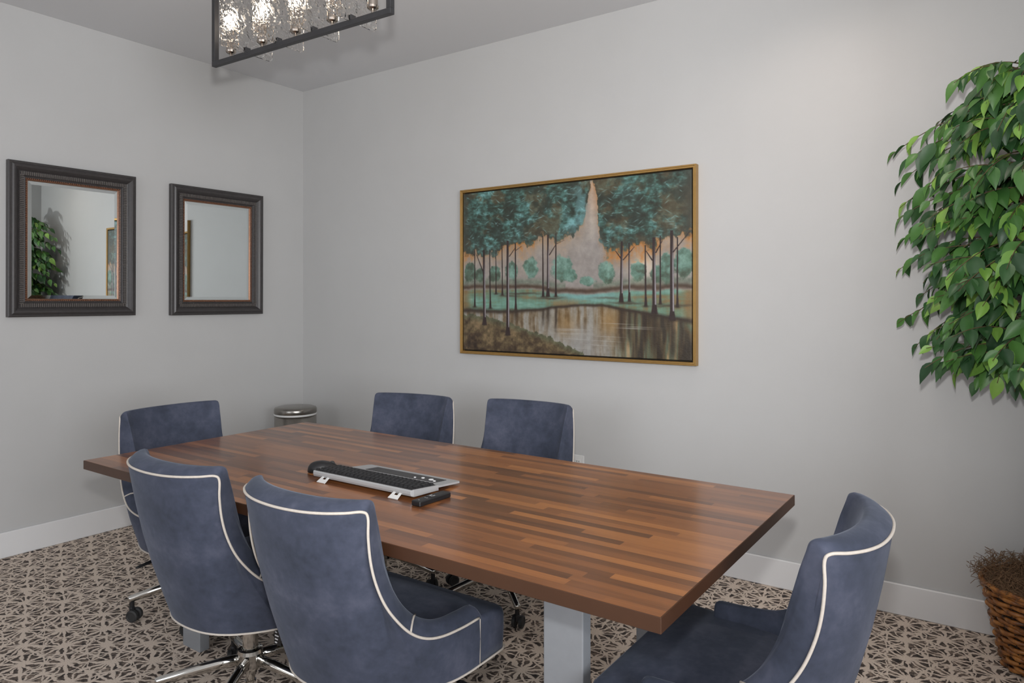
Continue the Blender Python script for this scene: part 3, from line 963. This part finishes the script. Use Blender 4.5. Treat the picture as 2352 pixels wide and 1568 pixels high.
# ------------------------------------------------------------------ linear chandelier
def make_chandelier():
    A, B = Vector((1.488, -1.680)), Vector((2.560, -1.652))
    mid = (A + B) / 2
    L = (B - A).length
    rz = math.atan2(B.y - A.y, B.x - A.x)
    zb = 2.408
    root = empty('linear_chandelier', (mid.x, mid.y, H), rz)
    tag(root, 'black framed linear chandelier with rippled glass panels and lit bulbs', 'chandelier')
    def z(v):
        return v - H
    hw, t_ = L / 2, 0.011
    zt = 2.80
    bm = bmesh.new()
    box(bm, (-hw, -t_, z(zb)), (hw, t_, z(zb + 0.022)), 0.0012, 1)
    box(bm, (-hw, -t_, z(zt)), (hw, t_, z(zt + 0.022)), 0.0012, 1)
    for s in (-1, 1):
        a, b = sorted((s * hw, s * (hw - 0.022)))
        box(bm, (a, -t_, z(zb + 0.022)), (b, t_, z(zt)), 0.0012, 1)
        a, b = sorted((s * (hw + 0.003), s * (hw + 0.010)))
    link('frame', bm, 'black_metal', root)
    link('canopy', boxm((-0.30, -0.06, z(H - 0.025)), (0.30, 0.06, z(H)), 0.003), 'black_metal', root)
    for s in (-1, 1):
        link('rod', tube(bmesh.new(), [(s * 0.24, 0, z(zt + 0.02)), (s * 0.24, 0, z(H - 0.02))], 0.006, 10), 'black_metal', root)
    def along(x):
        return (x - A.x) / (B.x - A.x) * L - hw
    plates = [along(x) for x in (1.722, 1.928, 2.142, 2.352)]
    for px in plates:
        bm = bmesh.new()
        w_, th = 0.128, 0.004
        z0, z1 = z(2.424), z(2.76)
        r = 0.012
        prof = []
        for cx, cz, a0 in ((w_ - r, z0 + r, -90), (w_ - r, z1 - r, 0), (-w_ + r, z1 - r, 90), (-w_ + r, z0 + r, 180)):
            for k in range(5):
                a = R(a0 + 90 * k / 4)
                prof.append((cx + r * math.cos(a), cz + r * math.sin(a)))
        f = [bm.verts.new((px - th, y, zz)) for y, zz in prof]
        g = [bm.verts.new((px + th, y, zz)) for y, zz in prof]
        grid_faces(bm, [f, g], True)
        bm.faces.new(f); bm.faces.new(g[::-1])
        gp = link('glass_panel', bm, 'ripple_glass', root)
        bm = bmesh.new()
        box(bm, (px - 0.009, -0.013, z(zb + 0.020)), (px - 0.0042, 0.013, z(zb + 0.040)), 0.001, 1)
        box(bm, (px + 0.0042, -0.013, z(zb + 0.020)), (px + 0.009, 0.013, z(zb + 0.040)), 0.001, 1)
        link('clip', bm, 'black_metal', gp)
    for sx in (1.612, 1.824, 2.034, 2.246, 2.462):
        x = along(sx)
        bm = bmesh.new()
        lathe(bm, [(0, z(zb + 0.020)), (0.006, z(zb + 0.020)), (0.006, z(zb + 0.036)), (0.0, z(zb + 0.036))], 12, (x, 0, 0))
        lathe(bm, [(0, z(zb + 0.036)), (0.014, z(zb + 0.036)), (0.021, z(zb + 0.042)), (0.0225, z(zb + 0.050)), (0.019, z(zb + 0.052)), (0.019, z(zb + 0.135)), (0, z(zb + 0.135))], 20, (x, 0, 0))
        so = link('socket', bm, 'nickel', root)
        bm = lathe(bmesh.new(), [(0, z(zb + 0.135)), (0.012, z(zb + 0.137)), (0.02, z(zb + 0.160)), (0.022, z(zb + 0.18)), (0.018, z(zb + 0.205)), (0.008, z(zb + 0.225)), (0, z(zb + 0.23))], 16, (x, 0, 0))
        link('bulb', bm, 'bulb_glow', so, smooth=True)
    return root
make_chandelier()

# recessed downlight over the painting wall
def downlight(x, y, label):
    root = empty('recessed_downlight', (x, y, H))
    tag(root, label, 'downlight', 'recessed ceiling downlights')
    link('trim_ring', lathe(bmesh.new(), [(0.058, 0.0), (0.058, -0.004), (0.082, -0.006), (0.086, 0.0), (0.058, 0.0)], 28), 'trim_paint', root, smooth=False)
    link('lens', lathe(bmesh.new(), [(0.0, -0.002), (0.0575, -0.002)], 28), 'downlight_glow', root)
    l = lamp('downlight_beam', 'SPOT', (x, y, H - 0.02), 22, (1.0, 0.84, 0.74), (0, 0, 0), spot_size=R(150), spot_blend=1.0, shadow_soft_size=0.05)
downlight(3.75, -0.62, 'recessed ceiling downlight over the wall between painting and ficus')

# ------------------------------------------------------------------ step bin in the corner
def make_bin():
    root = empty('step_bin', (0.350, -0.345, 0))
    tag(root, 'round brushed steel step bin in the room corner', 'bin')
    link('body', lathe(bmesh.new(), [(0, 0.03), (0.137, 0.03), (0.140, 0.05), (0.140, 0.585), (0, 0.585)], 48), 'steel', root, smooth=True)
    link('base_ring', lathe(bmesh.new(), [(0, 0.0), (0.143, 0.0), (0.145, 0.01), (0.143, 0.04), (0.137, 0.045), (0, 0.045)], 48), 'black_plastic', root)
    link('rim', lathe(bmesh.new(), [(0.136, 0.583), (0.143, 0.583), (0.1445, 0.589), (0.143, 0.595), (0.136, 0.595)], 48), 'white_plastic', root)
    link('lid', lathe(bmesh.new(), [(0, 0.594), (0.140, 0.594), (0.1425, 0.600), (0.1425, 0.622), (0.138, 0.632), (0.120, 0.638), (0.06, 0.643), (0, 0.644)], 48), 'steel', root, smooth=True)
    link('pedal', boxm((0.08, -0.17, 0.012), (0.14, -0.11, 0.022), 0.004), 'black_plastic', root, rot=(0, 0, R(-10)))
make_bin()

# ------------------------------------------------------------------ wall outlet
def make_outlet():
    root = empty('wall_outlet', (2.395, 0, 0.437))
    tag(root, 'white wall outlet plate low on the wall under the painting', 'outlet')
    link('cover_plate', boxm((-0.038, -0.006, -0.059), (0.038, 0.0, 0.059), 0.003, 2), 'white_plastic', root)
    for s in (-1, 1):
        zc = s * 0.0195
        bm = boxm((-0.0165, -0.0085, zc - 0.0140), (0.0165, -0.0055, zc + 0.0140), 0.002, 2)
        r = link('receptacle', bm, 'white_plastic', root)
        bm = bmesh.new()
        box(bm, (-0.0075, -0.0092, zc), (-0.0050, -0.0084, zc + 0.009))
        box(bm, (0.0050, -0.0092, zc + 0.001), (0.0075, -0.0084, zc + 0.008))
        box(bm, (-0.003, -0.0092, zc - 0.010), (0.003, -0.0084, zc - 0.005), 0.0002, 1)
        link('slots', bm, 'black_plastic', r)
    bm = lathe(bmesh.new(), [(0, 0), (0.003, 0), (0.003, 0.001), (0, 0.001)], 12)
    bmesh.ops.rotate(bm, matrix=Matrix.Rotation(R(90), 3, 'X'), verts=bm.verts[:])
    link('screw', bm, 'nickel', root, loc=(0, -0.006, 0))
make_outlet()

# ------------------------------------------------------------------ keyboard, mouse, remote
def make_keyboard():
    # local: x along the board, y from the raised back edge (0) to the wrist side (0.232), z up from table
    root = empty('keyboard', (2.640, -1.888, TZ))
    tag(root, 'silver and black keyboard with wide wrist rest, propped on its feet', 'keyboard')
    hw = 0.235
    def zt(y):                      # top height falls to the wrist side
        return 0.030 - 0.075 * y
    bm = bmesh.new()
    prof = [(0.0, 0.019, 0.027), (0.003, 0.012, 0.0308), (0.012, 0.009, 0.0315), (0.115, 0.006, 0.0230), (0.125, 0.005, 0.0220)]
    rows = []
    outline = []
    n = 24
    for side in (0, 1):
        pass
    def shape(y):
        k = 1.0
        if y < 0.03:
            k = 1 - 0.030 * (1 - y / 0.03) ** 2
        return hw * k
    for y, zb_, zt_ in prof:
        w_ = shape(y)
        rows.append([bm.verts.new(p) for p in ((-w_, y, zb_), (w_, y, zb_), (w_, y, zt_), (-w_, y, zt_))])
    grid_faces(bm, rows, True)
    bm.faces.new(rows[0]); bm.faces.new(rows[-1][::-1])
    link('body', bm, 'silver_plastic', root)
    # wrist rest plate, thin, narrowing a little to the left end
    bm = bmesh.new()
    out = [(-0.190, 0.118), (-0.198, 0.15), (-0.192, 0.225), (-0.185, 0.236), (0.228, 0.238), (0.235, 0.232), (0.236, 0.118)]
    lo = [bm.verts.new((x, y, 0.0255 - 0.075 * (y - 0.1) - 0.009)) for x, y in out]
    hi = [bm.verts.new((x, y, 0.0275 - 0.075 * (y - 0.1) - 0.005)) for x, y in out]
    grid_faces(bm, [lo, hi], True)
    bm.faces.new(lo); bm.faces.new(hi[::-1])
    wr = link('wrist_rest', bm, 'silver_plastic', root)
    def zw(y):
        return 0.0275 - 0.075 * (y - 0.1) - 0.005
    bm = bmesh.new()
    pn = [(-0.13, 0.152), (-0.13, 0.212), (0.195, 0.212), (0.195, 0.152)]
    lo = [bm.verts.new((x, y, zw(y) - 0.0005)) for x, y in pn]
    hi = [bm.verts.new((x, y, zw(y) + 0.0012)) for x, y in pn]
    grid_faces(bm, [lo, hi], True)
    bm.faces.new(lo); bm.faces.new(hi[::-1])
    pan = link('control_strip', bm, 'panel_black', wr)
    for bx, by, r in ((0.095, 0.165, 0.004), (0.120, 0.178, 0.006), (0.158, 0.176, 0.0085), (0.182, 0.165, 0.005)):
        link('button', lathe(bmesh.new(), [(0, 0.0), (r, 0.0), (r, 0.0018), (r * 0.8, 0.0024), (0, 0.0024)], 16, (bx, by, zw(by) + 0.001)), 'mark_white', pan)
    # key bed and keys
    bm = bmesh.new()
    lo = [(-hw + 0.004, 0.006, 0.0312), (hw - 0.006, 0.006, 0.0312), (hw - 0.006, 0.117, 0.0235), (-hw + 0.004, 0.117, 0.0235)]
    f = [bm.verts.new(p) for p in lo]
    g = [bm.verts.new((p[0], p[1], p[2] + 0.0012)) for p in lo]
    grid_faces(bm, [f, g], True)
    bm.faces.new(f); bm.faces.new(g[::-1])
    kb = link('key_bed', bm, 'panel_black', root)
    bm = bmesh.new()
    ncol, nrow = 24, 6
    for r in range(nrow):
        y0 = 0.009 + r * 0.0178
        dpt = 0.0155 if r else 0.011
        for c in range(ncol):
            if r == nrow - 1 and 4 <= c <= 10:
                if c > 4:
                    continue
                wx = 7
            else:
                wx = 1
            x0 = -hw + 0.009 + c * 0.0188 + (0.004 if r % 2 else 0)
            x1 = x0 + 0.0188 * wx - 0.0028
            if x1 > hw - 0.008:
                x1 = hw - 0.008
            zz = 0.0322 - 0.0715 * (y0 - 0.006)
            a = [bm.verts.new(p) for p in ((x0, y0, zz), (x1, y0, zz), (x1, y0 + dpt, zz - 0.001), (x0, y0 + dpt, zz - 0.001))]
            i_ = 0.0022
            b = [bm.verts.new(p) for p in ((x0 + i_, y0 + i_, zz + 0.0062), (x1 - i_, y0 + i_, zz + 0.0062), (x1 - i_, y0 + dpt - i_, zz + 0.0050), (x0 + i_, y0 + dpt - i_, zz + 0.0050))]
            grid_faces(bm, [a, b], True)
            bm.faces.new(b)
    kk = link('keys', bm, 'key_black', kb)
    kk['kind'] = 'stuff'
    # two flip-out feet under the back edge
    for fx in (-0.165, 0.172):
        bm = bmesh.new()
        w_ = 0.020
        # plate with a rectangular hole, leaning out to the back
        outer = [(-w_, 0.0), (w_, 0.0), (w_ * 0.8, 1.0), (-w_ * 0.8, 1.0)]
        inner = [(-w_ * 0.42, 0.42), (w_ * 0.42, 0.42), (w_ * 0.42, 0.72), (-w_ * 0.42, 0.72)]
        def pt(a, s, off):
            p0, p1 = Vector((fx, -0.020, 0.0005)), Vector((fx, 0.012, 0.020))
            q = p0.lerp(p1, s)
            return q + Vector((a, -0.002 * off, 0.0024 * off))
        fo = [bm.verts.new(pt(a, s, 1)) for a, s in outer]
        fi = [bm.verts.new(pt(a, s, 1)) for a, s in inner]
        bo = [bm.verts.new(pt(a, s, 0)) for a, s in outer]
        bi = [bm.verts.new(pt(a, s, 0)) for a, s in inner]
        grid_faces(bm, [fo, fi], True); grid_faces(bm, [bi, bo], True); grid_faces(bm, [bo, fo], True); grid_faces(bm, [fi, bi], True)
        link('foot', bm, 'white_plastic', root)
make_keyboard()

def make_mouse():
    root = empty('computer_mouse', (2.352, -1.792, TZ), R(-38))
    tag(root, 'black computer mouse with chrome trim at the end of the keyboard', 'mouse')
    bm = bmesh.new()
    rows = []
    for j in range(9):
        f = j / 8
        a = f * math.pi / 2
        row = []
        for i in range(28):
            th = 2 * math.pi * i / 28
            rx, ry = 0.034, 0.056
            r = math.cos(a) ** 0.55
            z = 0.003 + 0.036 * math.sin(a)
            x, y = rx * r * math.cos(th), ry * r * math.sin(th)
            z *= 1 - 0.22 * max(0, y / ry)
            row.append(bm.verts.new((x, y - 0.004 * f, max(0.0, z))))
        rows.append(row)
    grid_faces(bm, rows, True)
    bm.faces.new(rows[-1]); bm.faces.new(rows[0][::-1])
    body = link('shell', bm, 'black_plastic', root, smooth=True)
    bm = tube(bmesh.new(), [(0.034 * math.cos(t_), 0.0565 * math.sin(t_), 0.013 - 0.003 * math.sin(t_)) for t_ in np.linspace(R(100), R(170), 10)], 0.0018, 6)
    link('chrome_strip', bm, 'chrome', root, smooth=True)
    bm = lathe(bmesh.new(), [(0, -0.003), (0.009, -0.003), (0.010, 0.0), (0.009, 0.003), (0, 0.003)], 16)
    bmesh.ops.rotate(bm, matrix=Matrix.Rotation(R(90), 3, 'Y'), verts=bm.verts[:])
    link('scroll_wheel', bm, 'dark_rubber', root, loc=(0, 0.030, 0.027))
make_mouse()

def make_remote():
    root = empty('remote_control', (2.927, -1.856, TZ), R(-2))
    tag(root, 'slim black remote control lying next to the keyboard', 'remote')
    body = link('body', boxm((-0.0185, -0.070, 0.0), (0.0185, 0.070, 0.0165), 0.004, 3), 'black_plastic', root)
    link('button_plate', boxm((-0.014, -0.012, 0.0160), (0.014, 0.012, 0.0178), 0.0006, 1), 'panel_black', root)
    for x, y, w_, d in ((-0.006, 0.004, 0.0016, 0.005), (0.006, 0.004, 0.0016, 0.005), (0.0, -0.004, 0.005, 0.0014), (-0.004, -0.024, 0.002, 0.0014), (0.004, -0.024, 0.002, 0.0014), (0.0, -0.055, 0.0014, 0.0014)):
        link('button_mark', boxm((x - w_, y - d, 0.0164 if y < -0.012 else 0.0174), (x + w_, y + d, 0.0170 if y < -0.012 else 0.0184)), 'silver_plastic', root)
make_remote()

# ------------------------------------------------------------------ potted ficus
def make_ficus():
    px, py = 4.500, -0.235
    root = empty('potted_ficus', (px, py, 0))
    tag(root, 'leafy green ficus tree in a dark wicker basket topped with moss', 'plant')
    base = Vector((px, py, 0))
    rg = random.Random(21)
    # basket
    bk = link('basket_liner', lathe(bmesh.new(), [(0, 0.004), (0.118, 0.004), (0.155, 0.16), (0.188, 0.305), (0.180, 0.305), (0.150, 0.29), (0, 0.29)], 36), 'basket_liner', root, smooth=True)
    def rad(z):
        return 0.124 + (0.192 - 0.124) * (z / 0.31)
    NS = 26
    for k in range(NS):
        a = 2 * math.pi * k / NS
        bm = tube(bmesh.new(), [((rad(z) - 0.003) * math.cos(a), (rad(z) - 0.003) * math.sin(a), z) for z in (0.004, 0.1, 0.2, 0.305)], 0.0045, 6)
        link('stake', bm, 'basket_stake', bk)
    nrow = 17
    for r in range(nrow):
        z = 0.012 + r * (0.290 / (nrow - 1))
        pts = []
        n = NS * 5
        for i in range(n):
            a = 2 * math.pi * i / n
            wv = math.cos(NS / 2 * a * 2 / 2 + (math.pi if r % 2 else 0))
            zz = z + 0.0035 * math.sin(a * 5 + r * 2.1)
            rr = rad(z) + 0.0065 * wv
            pts.append((rr * math.cos(a), rr * math.sin(a), zz))
        link('weave_strand', tube(bmesh.new(), pts, 0.0084, 7, closed=True, flat=1.0), 'wicker', bk, smooth=True)
    pts = [(0.197 * math.cos(2 * math.pi * i / 60), 0.197 * math.sin(2 * math.pi * i / 60), 0.312 + 0.003 * math.sin(i * 1.3)) for i in range(60)]
    link('rim_braid', tube(bmesh.new(), pts, 0.010, 8, closed=True), 'wicker', bk, smooth=True)
    # moss
    bm = bmesh.new()
    for k in range(1700):
        a = rg.uniform(0, 2 * math.pi)
        r = 0.212 * math.sqrt(rg.random())
        z = 0.305 + 0.045 * (1 - (r / 0.22) ** 2) + rg.uniform(-0.012, 0.022)
        if r > 0.16:
            z += 0.018
        p = Vector((r * math.cos(a), r * math.sin(a), z))
        d = Vector((rg.uniform(-1, 1), rg.uniform(-1, 1), rg.uniform(-0.5, 0.7))).normalized()
        c2 = Vector((rg.uniform(-1, 1), rg.uniform(-1, 1), rg.uniform(-1, 1))) * 0.018
        L = rg.uniform(0.02, 0.05)
        q = [p, p + d * L * 0.35 + c2 * 0.6, p + d * L * 0.7 + c2, p + d * L]
        for w in q:
            ww = w + base
            if ww.x > XR - 0.02:
                w.x = XR - 0.02 - px
            if ww.y > -0.02:
                w.y = -0.02 - py
        tube(bm, q, 0.0011, 3, cap=False)
    for k in range(16):
        a = rg.uniform(2.2, 4.6)
        r = rg.uniform(0.10, 0.2)
        p = Vector((r * math.cos(a), r * math.sin(a), 0.345))
        tube(bm, [p, p + Vector((rg.uniform(-.03, .03), rg.uniform(-.03, .03), 0.035)), p + Vector((rg.uniform(-.06, .06), rg.uniform(-.05, .05), 0.045)), p + Vector((rg.uniform(-.07, .07), rg.uniform(-.05, .05), 0.015))], 0.0011, 3, cap=False)
    lathe(bm, [(0.195, 0.300), (0.150, 0.325), (0.08, 0.340), (0, 0.345)], 24)
    ms = link('moss', bm, 'moss', root)
    ms['kind'] = 'stuff'
    # trunk: two stems twisting gently
    for ph in (0, 2.2):
        pts = [(0.028 * math.cos(ph + z * 4.2) - 0.02 * z, 0.028 * math.sin(ph + z * 4.2) - 0.045 * z, z) for z in np.linspace(0.28, 2.15, 26)]
        link('stem', tube(bmesh.new(), pts, [0.017 - 0.0045 * i / 25 for i in range(26)], 9), 'bark', root, smooth=True)
    # leaves
    def leaf_mesh(name, L, W, fold, droop):
        bm = bmesh.new()
        ys = [0, 0.08, 0.2, 0.36, 0.54, 0.72, 0.87, 1.0]
        ws = [0.02, 0.42, 0.80, 1.0, 0.92, 0.62, 0.26, 0.0]
        rows = []
        for s, w_ in zip(ys, ws):
            y = L * s
            zc = -droop * s * s * L
            hw = W / 2 * w_
            rows.append([bm.verts.new((-hw, y, zc + fold * hw)), bm.verts.new((-hw * 0.5, y, zc + fold * hw * 0.35)), bm.verts.new((0, y, zc)), bm.verts.new((hw * 0.5, y, zc + fold * hw * 0.35)), bm.verts.new((hw, y, zc + fold * hw))])
        grid_faces(bm, rows)
        me = bpy.data.meshes.new(name)
        bmesh.ops.remove_doubles(bm, verts=bm.verts[:], dist=1e-6)
        bm.to_mesh(me)
        bm.free()
        for p in me.polygons:
            p.use_smooth = True
        return me
    shapes = []
    for k, (L, W, fo, dr) in enumerate(((0.096, 0.049, 0.35, 0.25), (0.084, 0.046, 0.5, 0.15), (0.104, 0.052, 0.25, 0.4), (0.074, 0.040, 0.4, 0.2))):
        row = []
        for key in ('leaf_dark', 'leaf_mid', 'leaf_light'):
            me = leaf_mesh('leaf', L, W, fo, dr)
            me.materials.append(M[key])
            row.append(me)
        shapes.append(row)
    twigs = bmesh.new()
    leaves = []
    def twig(b, tip, sag, nl, light):
        """b, tip world points; the twig arches up then sags to the tip"""
        b, tip = Vector(b), Vector(tip)
        c = (b + tip) / 2 + Vector((0, 0, sag))
        pts = []
        for i in range(13):
            f = i / 12
            pts.append(b * (1 - f) ** 2 + c * 2 * f * (1 - f) + tip * f * f)
        for p in pts:
            p.x = min(p.x, XR - 0.03)
            p.y = min(p.y, -0.035)
        tube(twigs, [p - base for p in pts], [0.0032 - 0.002 * i / 12 for i in range(13)], 5, cap=False)
        for k in range(nl):
            f = 0.28 + 0.72 * (k + rg.uniform(0, 0.5)) / nl
            f = min(f, 0.995)
            p = b * (1 - f) ** 2 + c * 2 * f * (1 - f) + tip * f * f
            d = ((c - b) * (1 - f) + (tip - c) * f).normalized()
            p.x = min(p.x, XR - 0.08)
            p.y = min(p.y, -0.07)
            s = 1 if k % 2 else -1
            sd = d.cross(Vector((0, 0, 1)))
            sd = sd.normalized() if sd.length > 0.1 else Vector((1, 0, 0))
            y = (d * rg.uniform(0.4, 0.9) + sd * s * rg.uniform(0.3, 0.9) + Vector((0, 0, -rg.uniform(0.25, 1.0)))).normalized()
            if k == nl - 1:
                y = (d + Vector((0, 0, -0.3))).normalized()
            nz = (Vector((-0.15, -0.5, 0.75)) + Vector((rg.uniform(-.5, .5), rg.uniform(-.5, .5), rg.uniform(-.3, .3))))
            x = y.cross(nz).normalized()
            z = x.cross(y).normalized()
            L = 0.09
            e = p + y * L
            if e.y > -0.05 or e.x > XR - 0.05:
                y = Vector((y.x if e.x < XR - 0.05 else -abs(y.x), -abs(y.y), y.z)).normalized()
                x = y.cross(nz).normalized()
                z = x.cross(y).normalized()
            mtx = Matrix((x, y, z)).transposed().to_4x4()
            q = rg.random()
            tone = 2 if q < light else (1 if q < light + 0.38 else 0)
            sc = rg.uniform(0.8, 1.12) * (0.82 if f > 0.85 else 1)
            leaves.append((Matrix.Translation(p - base) @ mtx @ Matrix.Scale(sc, 4), rg.randrange(4), tone))
    def axis(z):
        return Vector((px - 0.02 * z, py - 0.045 * z, z))
    # long outer twigs reaching over the room
    tips = [((3.974, -0.14, 1.974), 0.10, 10), ((4.005, -0.10, 1.861), 0.10, 10), ((4.017, -0.16, 1.755), 0.12, 10), ((4.019, -0.25, 1.698), 0.12, 10), ((4.016, -0.20, 1.604), 0.12, 10),
            ((4.002, -0.13, 1.489), 0.16, 11), ((4.010, -0.14, 1.275), 0.16, 11), ((4.069, -0.16, 1.172), 0.16, 10), ((4.085, -0.30, 1.310), 0.16, 10), ((4.222, -0.25, 1.084), 0.17, 10),
            ((4.284, -0.30, 1.043), 0.16, 10), ((4.147, -0.12, 2.095), 0.08, 9), ((4.167, -0.30, 2.031), 0.10, 9), ((4.246, -0.14, 2.156), 0.08, 9), ((4.109, -0.40, 1.653), 0.12, 10),
            ((4.134, -0.35, 1.807), 0.12, 10), ((4.356, -0.35, 1.066), 0.15, 9), ((4.408, -0.40, 1.043), 0.15, 9), ((4.123, -0.40, 1.436), 0.14, 10), ((4.163, -0.35, 1.220), 0.14, 10),
            ((4.050, -0.25, 1.930), 0.10, 10), ((4.287, -0.30, 2.080), 0.08, 9), ((4.06, -0.09, 1.66), 0.10, 9), ((4.08, -0.09, 1.38), 0.12, 9)]
    for tip, sag, nl in tips:
        z = min(2.12, tip[2] + rg.uniform(0.05, 0.2))
        twig(axis(z) + Vector((-0.02, -0.01, 0)), tip, sag, nl, 0.10)
    for k in range(185):
        z = rg.uniform(1.12, 2.22)
        a = R(rg.uniform(135, 330)) if k % 5 else R(rg.uniform(-30, 135))
        l = rg.uniform(0.16, 0.40) * (1.0 if z < 2.0 else 0.75)
        d = Vector((math.cos(a), math.sin(a), 0))
        tip = axis(z) + d * l + Vector((0, 0, rg.uniform(-0.16, 0.04)))
        tip.x = min(max(tip.x, 4.10), XR - 0.06)
        tip.y = min(max(tip.y, -0.72), -0.07)
        if tip.z < 1.08:
            tip.z = 1.08 + rg.uniform(0, 0.05)
        twig(axis(z), tip, rg.uniform(0.03, 0.12), rg.randint(7, 10), 0.24 if d.y < -0.3 else 0.10)
    link('twigs', twigs, 'twig', root, smooth=True)
    # the leaves that show are objects of their own, the rest one mass
    fwd = Vector((-math.sin(R(34.9)), math.cos(R(34.9)), 0))
    rgt = Vector((fwd.y, -fwd.x, 0))
    def shows(mt):
        q = mt.translation + base - CAM
        return (q.dot(rgt) / q.dot(fwd)) < 0.735
    order = sorted(leaves, key=lambda l: (not shows(l[0]), (l[0].translation + base - CAM).length))
    rest = bmesh.new()
    cr = bpy.data.objects.new('crown', None)
    C.objects.link(cr)
    cr.parent = root
    for i, (mt, k, tone) in enumerate(order):
        me = shapes[k][tone]
        if i < 296:
            o = bpy.data.objects.new('leaf', me)
            o.parent = cr
            o.matrix_local = mt
            C.objects.link(o)
        else:
            n0 = len(rest.faces)
            tmp = me.copy()
            tmp.transform(mt)
            rest.from_mesh(tmp)
            bpy.data.meshes.remove(tmp)
            rest.faces.ensure_lookup_table()
            for f in rest.faces[n0:]:
                f.material_index = tone
                f.smooth = True
    me = bpy.data.meshes.new('leaves_mass')
    rest.to_mesh(me)
    rest.free()
    for key in ('leaf_dark', 'leaf_mid', 'leaf_light'):
        me.materials.append(M[key])
    o = bpy.data.objects.new('leaves_mass', me)
    C.objects.link(o)
    o.parent = cr
    o['kind'] = 'stuff'
make_ficus()
